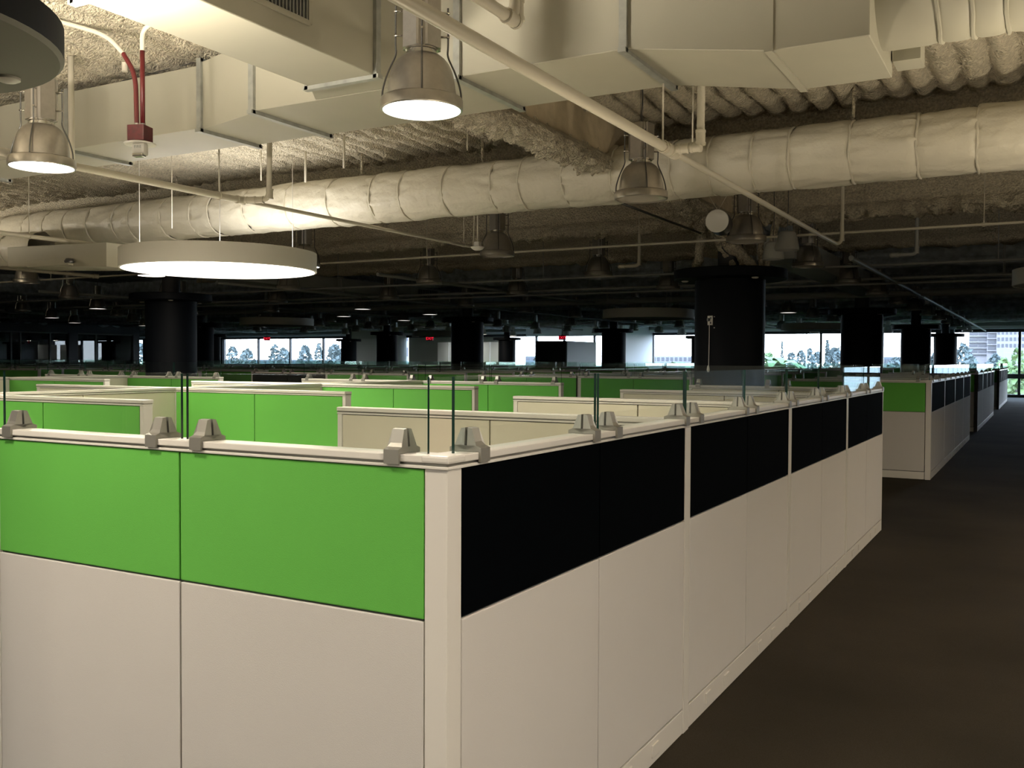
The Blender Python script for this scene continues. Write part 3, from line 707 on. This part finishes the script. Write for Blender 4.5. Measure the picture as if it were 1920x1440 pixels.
pipe('thick cream sprinkler pipe running from top centre to the right', [(PX1, 1.0, 2.9), (PX1, 5.74, 2.9)], .030, fit=[((PX1, 5.70, 2.9), (0, 1, 0)), ((PX1, 5.60, 2.9), (0, 1, 0))], hangers=[(PX1, 5.52, 2.9), (PX1, 2.0, 2.9)])
pipe('thin continuation of the right sprinkler pipe ending in an elbow', [(PX1, 5.7, 2.9), (PX1-.02, 11.15, 2.92), (PX1+.03, 11.2, 2.95), (PX1+.03, 11.22, ZC)], .021, fit=[((PX1+.03, 11.21, 3.0), (0, 0, 1))])
pipe('short riser joined to the right sprinkler pipe', [(PX1, 5.66, 2.905), (PX1+.19, 5.66, 2.905), (PX1+.19, 5.68, ZC)], .024, fit=[((PX1+.10, 5.66, 2.905), (1, 0, 0)), ((PX1+.19, 5.66, 2.96), (0, 0, 1)), ((PX1+.15, 5.66, 2.905), (1, 0, 0))])
pipe('cream pipe elbow at the top edge above the main duct', [(-1.93, 1.6, 3.0), (-1.93, 3.47, 3.0), (-1.93, 3.50, ZC)], .024, fit=[((-1.93, 3.44, 3.0), (0, 1, 0)), ((-1.93, 3.49, 3.05), (0, 0, 1))])
PX2 = -6.2
pipe('cream sprinkler pipe from the left edge to the centre pendant', [(PX2, 2.6, 3.0), (PX2, 6.25, 3.0)], .028, fit=[((PX2, 6.2, 3.0), (0, 1, 0))], hangers=[(PX2, 5.95, 3.0)])
pipe('thin run of the left sprinkler pipe beyond the tee', [(PX2, 6.2, 3.0), (PX2, 10.6, 3.0)], .018, fit=[((PX2, 10.5, 3.0), (0, 1, 0))], hangers=[(PX2, 9.9, 3.0)])
pipe('riser joined to the left sprinkler pipe by the glowing disc', [(PX2, 6.22, 3.0), (PX2+.24, 6.30, 3.0), (PX2+.24, 6.32, ZC)], .024, fit=[((PX2+.08, 6.245, 3.0), (3, 1, 0)), ((PX2+.15, 6.27, 3.0), (3, 1, 0)), ((PX2+.24, 6.31, 3.05), (0, 0, 1))])
pipe('cream pipe low at the left edge ending behind the disc', [(-10.2, 4.0, 3.0), (-10.2, 8.15, 3.0)], .026, hangers=[(-10.2, 6.9, 3.0)])
pipe('second cream pipe low at the left edge with a capped end', [(-14.1, 6.0, 3.0), (-14.1, 10.8, 3.0)], .03, fit=[((-14.1, 10.75, 3.0), (0, 1, 0))], hangers=[(-14.1, 9.9, 3.0)])
sm = empty('smoke_detector', 'white detector box hanging beside the centre pendant', 'detector', (-5.79, 9.55, 2.9))
box('body', (0, 0, .02), (.07, .07, .06), 'plastic', sm, .01); lathe('dish', [(0, -.02), (.04, -.02), (.07, 0), (.085, .02), (.05, .028), (0, .028)], 'plastic', sm, 24)
tube('stem', [(0, 0, .07), (0, 0, ZC-2.9)], .010, 'pipe', sm, 8); tube('stem', [(-.06, 0, .03), (-.02, 0, ZC-2.9)], .006, 'pipe', sm, 8)
# cross pipes
for (y, z, r, m, lab) in [(11.6, 3.10, .016, 'pipe', 'thin pipe crossing just behind the centre pendants'), (15.3, 3.06, .018, 'pipe_shade', 'thin dim pipe crossing behind the first cross beam'),
                          (17.3, 3.02, .024, 'pipe_shade', 'dim pipe crossing above the unlit disc'), (17.9, 2.98, .02, 'pipe_shade', 'second dim pipe crossing above the unlit disc'), (21.6, 3.05, .075, 'pipe_shade', 'thick dim pipe crossing behind the dim pipes')]:
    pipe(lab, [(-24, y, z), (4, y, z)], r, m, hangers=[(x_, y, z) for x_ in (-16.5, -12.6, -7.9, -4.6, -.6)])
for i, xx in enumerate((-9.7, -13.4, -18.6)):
    pipe(['dim sprinkler pipe running back over the centre cubicles', 'dim sprinkler pipe running back left of centre', 'dim sprinkler pipe running back far left'][i], [(xx, 12.8, 3.02), (xx, 40, 3.02)], .03, 'pipe_shade', hangers=[(xx, 17, 3.02)])
pipe('pipe running back above the aisle row of pendants', [(-2.3, 13.5, 3.0), (-2.3, 47, 3.0)], .035, 'pipe_shade', hangers=[(-2.3, 22, 3.0)])
for i, (x_, y_) in enumerate([(-5.15, 13.0), (-1.45, 13.2)]):
    pipe(['short L shaped drop pipe left of the nearest column', 'short L shaped drop pipe right of the nearest column'][i], [(x_-.32, y_, 2.98), (x_, y_, 2.98), (x_, y_, ZC)], .025, 'pipe' if i == 0 else 'pipe_shade', fit=[((x_-.26, y_, 2.98), (1, 0, 0)), ((x_, y_, 3.03), (0, 0, 1))])
tag(tube('strut', [(-3.78, 8.75, 3.2), (-3.78, 11.6, 3.2)], .014, 'dkmetal', None, 8), 'dark thin strut under the girder beside the round white drum', 'rod')
# vertical hangers in the left foreground
hg = [((-6.32, 4.62), 2.98, .022, 'thick vertical hanger strut at the upper left'), ((-6.08, 4.9), 3.76, .022, 'short vertical strut standing on the left duct'),
      ((-8.2, 7.2), 3.0, .005, 'thin vertical rod left of the fire strobe'), ((-7.3, 7.6), 3.5, .007, 'thin rod above the wrapped duct, left'),
      ((-6.95, 7.9), 3.5, .012, 'rod dropping to the wrapped duct near the strobe'), ((-6.1, 7.5), 3.5, .012, 'rod dropping to the duct left of the riser'),
      ((-4.6, 7.4), 3.5, .006, 'thin wire rod above the duct seams'), ((-2.35, 7.0), 3.2, .006, 'thin rod behind the right sprinkler pipe')]
for (x_, y_), z0, r, lab in hg: tag(tube('hanger_rod', [(x_, y_, z0), (x_, y_, ZC)], r, 'pipe', None, 8), lab, 'rod')
tag(tube('tie_wire', [(-6.4, 5.3, 3.9), (-5.9, 5.05, 3.76)], .003, 'dkmetal', None, 5), 'thin slanting tie wire meeting the left duct top', 'wire')
tag(tube('tie_wire', [(-5.6, 5.3, 3.9), (-6.3, 5.05, 3.76)], .003, 'dkmetal', None, 5), 'thin tie wire crossing the other above the left duct', 'wire')

def lettering(body, size, ext, parent, loc, m, sp=1):
    cu = bpy.data.curves.new('lettering', 'FONT'); cu.body = body; cu.size = size; cu.extrude = ext; cu.align_x = 'CENTER'; cu.space_character = sp
    to = bpy.data.objects.new('tmp', cu); me = bpy.data.meshes.new_from_object(to); bpy.data.objects.remove(to)
    me.materials.clear(); me.materials.append(M[m]); o = new_obj('lettering', me, parent, loc); o.rotation_euler = (PI/2, 0, 0); return o
# ------------------------------------------------------------------ fire strobe with conduits
fs = empty('fire_strobe', 'white fire alarm strobe under a dark red box', 'alarm', (-5.07, 4.2, 2.93), math.radians(20))
box('red_box', (0, 0, .055), (.115, .115, .10), 'redbox', fs, .006)
lathe('plate', [(0, .045), (.06, .045), (.095, .036), (.10, .044), (.06, .056), (0, .056)], 'plastic', fs, 32)
box('strobe_body', (0, 0, -.035), (.09, .06, .085), 'plastic', fs, .02)
box('strobe_lens', (0, -.014, -.043), (.075, .05, .022), 'chrome', fs, .008)
for dx_ in (-.022, .022): lathe('hub', [(0, .155), (.014, .155), (.014, .175), (0, .175)], 'flange', fs, 12, (dx_, 0, 0))
lettering('FIRE', .024, .0006, fs, (0, -.0315, .012), 'flange', 1.15)
tag(tube('conduit', bend([(-5.10, 4.2, 3.10), (-5.11, 4.2, 3.42), (-5.2, 4.18, 3.56)], .1, 7), .015, 'red'), 'left dark red conduit rising from the fire strobe', 'conduit')
tag(tube('conduit', [(-5.045, 4.2, 3.10), (-5.045, 4.2, 3.56)], .015, 'red'), 'right straight dark red conduit above the fire strobe', 'conduit')
tag(tube('conduit', bend([(-5.2, 4.18, 3.56), (-5.32, 4.15, 3.69), (-5.77, 4.05, 3.84), (-6.4, 3.8, 3.88)], .15, 7), .015, 'pipe'), 'cream conduit curving up left from the red conduit', 'conduit')
tag(tube('conduit', bend([(-5.045, 4.2, 3.56), (-5.045, 4.2, 3.72), (-4.75, 4.3, 3.76), (-4.0, 4.6, 3.80)], .12, 7), .015, 'pipe'), 'cream conduit curving right from the red conduit', 'conduit')
jb = empty('junction_box', 'small cream box clamped to the curved conduit', 'junction box', (-5.72, 4.06, 3.80))
box('body', (0, 0, 0), (.05, .05, .06), 'pipe', jb, .006); tube('rod', [(0, 0, .05), (0, 0, .13)], .006, 'dkmetal', jb, 6)
tag(box('trim_box', (-7.05, 4.2, 2.74), (.22, .12, .07), 'plastic', None, .006), 'white box with grey marks under the left edge pendant', 'box')

# horn and conical pendants beside the column
hn = empty('horn_speaker', 'round white faced drum hanging over the nearest column', 'speaker', (-3.0, 9.75, 3.06), math.radians(7))
bm = bmesh.new(); add_tube(bm, [(0, 0, 0), (0, .01, 0), (0, .26, 0), (0, .30, 0)], [.113, .12, .12, .09], 36); bm_obj('drum', bm, 'dkmetal', hn)
bm = bmesh.new(); add_tube(bm, [(0, -.012, 0), (0, -.008, 0), (0, .003, 0)], [.112, .120, .120], 36); bm_obj('face', bm, 'plastic', hn)
for sgn in (-1, 1): tube('wire', [(0, .05, .11), (sgn*.12, .05, .32)], .003, 'pipe', hn, 5)
for i, (x_, y_, m) in enumerate([(-2.57, 11.0, 'ringdk'), (-2.95, 11.9, 'duct_shade')]):
    cp = empty('cone_pendant', ['small grey conical shade between two bell pendants', 'dim conical shade behind the bell pendant'][i], 'lamp', (x_, y_, 2.86))
    lathe('shade', [(.128, 0), (.132, .005), (.135, .03), (.105, .16), (.09, .2), (.07, .215), (0, .218), (0, .20), (.08, .19), (.12, .02), (.128, 0)], m, cp, 32)
    tube('cord', [(0, 0, .215), (0, 0, .3), (.01, 0, .5), (0, 0, ZC-2.86)], .005, 'dkmetal', cp, 6)

# ------------------------------------------------------------------ far window wall
def strip(name, xa, xb, z0, z1, m, y=FY, th=.2, kind='structure'):
    o = box(name, ((xa+xb)/2, y, z0), (xb-xa, th, z1-z0), m); return tag(o, kind=kind)
strip('wall_far', X0, X1, 3.62, 4.1, 'creamwall')
strip('wall_far', X0, X1, 3.28, 3.62, 'greywall', FY-.35, .7)
strip('trim_1', X0, X1, 3.14, 3.28, 'whitewall', FY-.30, .6)
strip('trim_2', X0, X1, 3.0, 3.14, 'frame', FY, .25)
strip('baseboard_far', X0, X1, 0, .14, 'frame', FY, .25)
segs = [(-62, -59.3, 'win'), (-59.3, -51, 'charcoal'), (-51, -40.2, 'win'), (-40.2, -38.8, 'charcoal'), (-38.8, -34.9, 'win'), (-34.9, -28.0, 'creamwall'), (-28.0, -20.6, 'win'), (-20.6, -18.7, 'whitewall'), (-18.7, 6.0, 'win'), (6.0, 9, 'charcoal')]
mull = [-47.7, -44.8, -41.9, -37.0, -35.6, -25.9, -24.1, -22.2, -16.0, -12.8, -9.8, -6.9, -1.0, 1.9, 4.8]
wi = 0
for a, b, k in segs:
    if k != 'win':
        strip('wall_far', a, b, .14, 3.0, k, FY, .3); continue
    ms = [a]+[m_ for m_ in mull if a < m_ < b]+[b]
    for u, v in zip(ms, ms[1:]):
        wi += 1
        w = empty(f'window_{wi}', None, None, ((u+v)/2, FY, 0)); w['kind'] = 'structure'
        box('pane', (0, 0, .14), (v-u-.08, .012, .76), 'wglass', w); box('pane', (0, 0, 1.02), (v-u-.08, .012, 1.98), 'wglass', w)
        box('mullion', (-(v-u)/2, 0, .14), (.11, .16, 2.86), 'frame', w); box('mullion', ((v-u)/2, 0, .14), (.05, .15, 2.86), 'frame', w)
        box('transom', (0, 0, .87), (v-u, .16, .21), 'frame', w)
# pillars and wing walls near the windows
tag(box('pillar', (-4.05, 48.6, 0), (.78, .6, 3.12), 'charcoal'), 'dark square pillar standing against the far windows', 'pillar', kind='structure')
tag(box('wall_far_return', (-18.85, 47.3, 0), (.3, 4.2, 3.9), 'whitewall'), kind='structure')
tag(box('wall_far_return', (-22.5, 48.4, 3.0), (7.0, .3, .9), 'whitewall'), kind='structure')
pb = empty('partition_block', 'free standing wall block, side painted pale for window light, before the far windows', 'partition', (-18.7, 38.5, 0))
box('block', (0, 0, 0), (1.5, 3.1, 2.45), 'charcoal', pb, .02); box('window_lit_side', (.765, 0, .05), (.03, 3.0, 2.38), 'whitewall', pb, .005)  # pale side against dark front puts the window light into the colours
tag(box('wall_alcove_left', (-35.2, 46.5, 0), (.2, 5.6, 3.9), 'creamwall'), kind='structure')
for i, (xa, xb, y) in enumerate([(-29.9, -27.6, 45.0), (-27.2, -25.0, 45.0)]):
    bo = empty('frosted_board', ['left frosted board in the bright far alcove', 'right frosted board in the bright far alcove'][i], 'board', ((xa+xb)/2, y, 0))
    for q in range(3): box('board_panel', (-(xb-xa)/3+q*(xb-xa)/3, 0, 1.5), ((xb-xa)/3-.02, .04, 1.1), 'frost', bo, .005)
    for q in (-1, 1): box('leg', (q*(xb-xa)/2.1, 0, 0), (.05, .05, 1.5), 'whitewall', bo)
# exit signs
for i, (x_, y_, z_) in enumerate([(-39.9, 42, 2.70), (-28.4, 42, 2.62), (-21.6, 44, 2.66)]):
    ex = empty('exit_sign', ['red exit sign in front of the left windows', 'red exit sign beside the cream far wall', 'red exit sign above the grey wall block'][i], 'sign', (x_, y_, z_), math.radians(28))
    box('sign_body', (0, 0, 0), (.36, .05, .24), 'redbox', ex, .01)
    lettering('EXIT', .2, .002, ex, (0, -.028, .05), 'exit')
    box('sign_stem', (0, 0, .24), (.03, .03, ZC-z_-.24), 'dkmetal', ex)
# left office fronts
LWX = -45.3
tag(box('wall_left_offices', (LWX-.1, (20+37.2)/2, 2.96), (.2, 17.2, 1.1), 'charcoal'), kind='structure')
ys = [20, 26, 29.6, 30.1, 31.75, 32.8, 33.35, 34.5, 36.9, 37.2]
kinds = ['g', 'g', 'w', 'g', 'g', 'p', 'g', 'g', 'p']
for i, (a, b) in enumerate(zip(ys, ys[1:])):
    if kinds[i] == 'p': tag(box('wall_left_offices', (LWX, (a+b)/2, 0), (.2, b-a, 2.96), 'charcoal'), kind='structure'); continue
    w = empty(f'window_{40+i}', None, None, (LWX, (a+b)/2, 0)); w['kind'] = 'structure'
    box('pane', (0, 0, .1), (.012, b-a-.06, 2.8), 'dglass' if kinds[i] == 'g' else 'wglass', w)
    for q in (-1, 1): box('frame', (0, q*(b-a)/2, 0), (.12, .07, 2.96), 'greywall', w)
    box('frame', (0, 0, 0), (.12, b-a, .1), 'greywall', w); box('frame', (0, 0, 2.9), (.12, b-a, .07), 'greywall', w)
tag(box('wall_left_offices', (LWX-4, 37.3, 0), (8, .2, 3.9), 'charcoal'), kind='structure')
tag(box('wall_left_offices', (LWX-3.4, 28.6, 0), (.2, 17.2, 3.9), 'charcoal'), kind='structure')

# ------------------------------------------------------------------ outside world
GZ = -9.0
M['ground'] = mat('outside_ground', (.05, .06, .045), .9, noise=(.02, .3))
M['bldg'] = mat('white_building', (.15, .146, .16), .7); M['bwin'] = mat('building_window', (.030, .034, .048), .25)
M['bgrey'] = mat('blue_grey_building', (.045, .06, .075), .6)
M['leaf'] = mat('leaf_green', (.045, .06, .06), .8, noise=(.8, .4)); M['leaf2'] = mat('bright_leaf', (.06, .10, .03), .7, noise=(.8, .3)); M['bark'] = mat('bark', (.05, .045, .04), .9)
tag(box('ground', (-60, 1050, GZ-.5), (2400, 2000, .5), 'ground'), kind='structure')
def tree(x, y, h, r, label, m='leaf', cone=0):
    t = empty('tree', label, 'tree', (x, y, GZ), 0, 'trees outside the windows')
    tube('trunk', [(0, 0, 0), (.1, 0, h*.4), (0, .1, h*.8)], [.35, .25, .1], 'bark', t, 8)
    n = 700; bm = bmesh.new()
    for i in range(n):
        u = random.random(); a = random.random()*2*PI; zz = h*.32+(h*.68)*u
        rad = r*(1-u)**.7*(.35+.65*random.random()) if cone else r*math.sqrt(max(.02, 1-(2*u-1)**2))*(.55+.45*random.random())
        c = Vector((rad*math.cos(a), rad*math.sin(a), zz)); s = random.uniform(.35, .8)*r*.42
        d1 = Vector([random.gauss(0, 1) for _ in range(3)]).normalized(); d2 = d1.orthogonal().normalized()
        bm.faces.new([bm.verts.new(c+d1*s), bm.verts.new(c+d2*s*.6), bm.verts.new(c-d1*s), bm.verts.new(c-d2*s*.6)])
    o = bm_obj('foliage', bm, m, t); return t
def palm(x, y, h, label):
    t = empty('palm', label, 'tree', (x, y, GZ), 0, 'palms outside the windows')
    tube('trunk', [(0, 0, 0), (.1, 0, h*.5), (0, 0, h)], [.3, .22, .2], 'bark', t, 8); bm = bmesh.new()
    for i in range(26):
        a = i*2.4; el = random.uniform(-.3, 1.2); L = random.uniform(2.2, 3.2); prev = None
        for k in range(6):
            u = k/5; c = Vector((math.cos(a)*L*u*math.cos(el*.7), math.sin(a)*L*u*math.cos(el*.7), h+L*u*math.sin(el)-1.3*u*u*L*.6))
            w = .38*math.sin(PI*(u*.85+.1)); s = Vector((-math.sin(a), math.cos(a), 0))*w
            cur = (bm.verts.new(c-s), bm.verts.new(c+s))
            if prev: bm.faces.new((prev[0], prev[1], cur[1], cur[0]))
            prev = cur
    bm_obj('fronds', bm, 'leaf2', t); return t
def at(px, dist):                                                     # ground position seen at a column of the window view
    d = R @ np.array([px-960, 41, -1790.]); d[2] = 0; d /= np.linalg.norm(d); return d[0]*dist, d[1]*dist
random.seed(3)
tl = [(1440, 75, 664, 15, 'left of the thin masts', 1), (1466, 120, 643, 5, 'slender, between the masts', 0), (1484, 105, 664, 11, 'beside the first mast', 0), (1502, 125, 660, 9, 'between the two masts', 0),
      (1518, 120, 656, 9, 'just right of the taller mast', 0), (1532, 130, 662, 9, 'left of the dark mullion', 0), (1551, 95, 641, 9, 'tall and pointed right of the mullion', 0), (1565, 110, 656, 15, 'wide, against the second column', 0),
      (1680, 130, 672, 14, 'in front of the low grid building', 0), (1757, 110, 661, 14, 'between the column and the pillar', 0), (1806, 105, 649, 13, 'tall, left of the white tower', 0), (1818, 95, 668, 14, 'dense, at the foot of the white tower', 0),
      (1866, 110, 665, 13, 'centred before the white tower', 0), (1884, 75, 674, 16, 'low before the white tower', 1), (1908, 60, 655, 12, 'yellow green at the right edge', 1), (436, 110, 656, 10, 'at the left edge of the first left window', 0),
      (462, 95, 662, 14, 'in the first left window', 0), (515, 105, 652, 9, 'in the second left window', 0), (532, 100, 660, 12, 'low in the second left window', 0), (572, 110, 655, 12, 'in the third left window', 0), (598, 100, 650, 8, 'slim, in the third left window', 0),
      (628, 100, 652, 14, 'in the fourth left window', 0), (700, 115, 670, 12, 'behind the dark left pillar', 0), (1036, 110, 667, 9, 'small in the middle window', 0), (1008, 110, 667, 9, 'left in the middle window', 0), (262, 130, 652, 9, 'in the far left slit window', 0)]
for i, (px_, d_, yt, rp, lb, mk) in enumerate(tl):
    x_, y_ = at(px_, d_); tree(x_, y_, 10.6+(679-yt)/1790*d_, rp*d_/1790*1.5, f'leafy tree outside, {lb}', 'leaf2' if mk else 'leaf', cone=yt < 646)
for i, (px_, d_, h_) in enumerate([(1275, 62, 9.4), (1290, 58, 9.8), (1455, 62, 10.2), (1916, 62, 9.8)]):
    x_, y_ = at(px_, d_); palm(x_, y_, h_, f'green palm outside, {["left of the nearest column", "against the nearest column edge", "right of the nearest column", "at the right edge of the view"][i]}')
for i, px_ in enumerate((1475, 1512)):
    x_, y_ = at(px_, 90); tag(tube('mast', [(x_, y_, GZ), (x_, y_, GZ+12.9+i*.7)], .07, 'bldg'), ['thin pale mast outside left of the antenna', 'taller thin mast outside near the mullion'][i], 'mast')
def building(pxa, pxb, dist, ztop, floors, cols, label, m='bldg', strips=False, zlow=0, fh=None):
    xa, ya_ = at(pxa, dist); xb, yb_ = at(pxb, dist); L = math.hypot(xb-xa, yb_-ya_); rz = math.atan2(yb_-ya_, xb-xa)
    t = empty('office_building', label, 'building', (xa, ya_, GZ), rz)
    H = ztop-GZ; box('wall', (L/2, L*.2, 0), (L, L*.4, H), m, t)
    fh = fh or (H-zlow)/floors
    for f in range(floors):
        z = H-fh*(f+.75)
        if strips:
            w = L/cols
            for c in range(cols): box('window', (w*(c+.5), -.05, z), (w*strips, .6, fh*.42), 'bwin', t)
            box('balcony', (L/2, -.8, z-fh*.28), (L, 1.4, fh*.22), m, t)
        else:
            w = L/cols
            for c in range(cols): box('window', (w*(c+.5), -.02, z), (w*.62, .3, fh*.55), 'bwin', t)
    return t
building(1816, 1850, 700, 42, 9, 2, 'left wing of the white tower seen through the right window', strips=.9, fh=3.9)
building(1850, 1868, 690, 44, 9, 1, 'middle wing of the white tower with dark balcony bands', strips=.8, fh=3.9)
building(1868, 1945, 680, 47, 9, 10, 'right wing of the white tower with paired windows', fh=4.1)
building(1655, 1693, 260, 2.9, 2, 7, 'low blue grey building with a window grid behind the second column', 'bgrey', zlow=7)
building(1222, 1297, 300, 3.2, 2, 9, 'pale low building with small windows beyond the middle window', zlow=8)
building(690, 716, 240, 9, 4, 3, 'white building with windows beyond the left windows', fh=3.4)
building(752, 766, 200, 8, 4, 2, 'pale building with windows right of the left black column', fh=3.2)
building(985, 1060, 420, 3.5, 2, 8, 'faint low building beyond the centre left window', 'bgrey', zlow=8)
building(420, 640, 350, 1.5, 2, 22, 'long low building outside the left windows', 'bgrey', zlow=8)
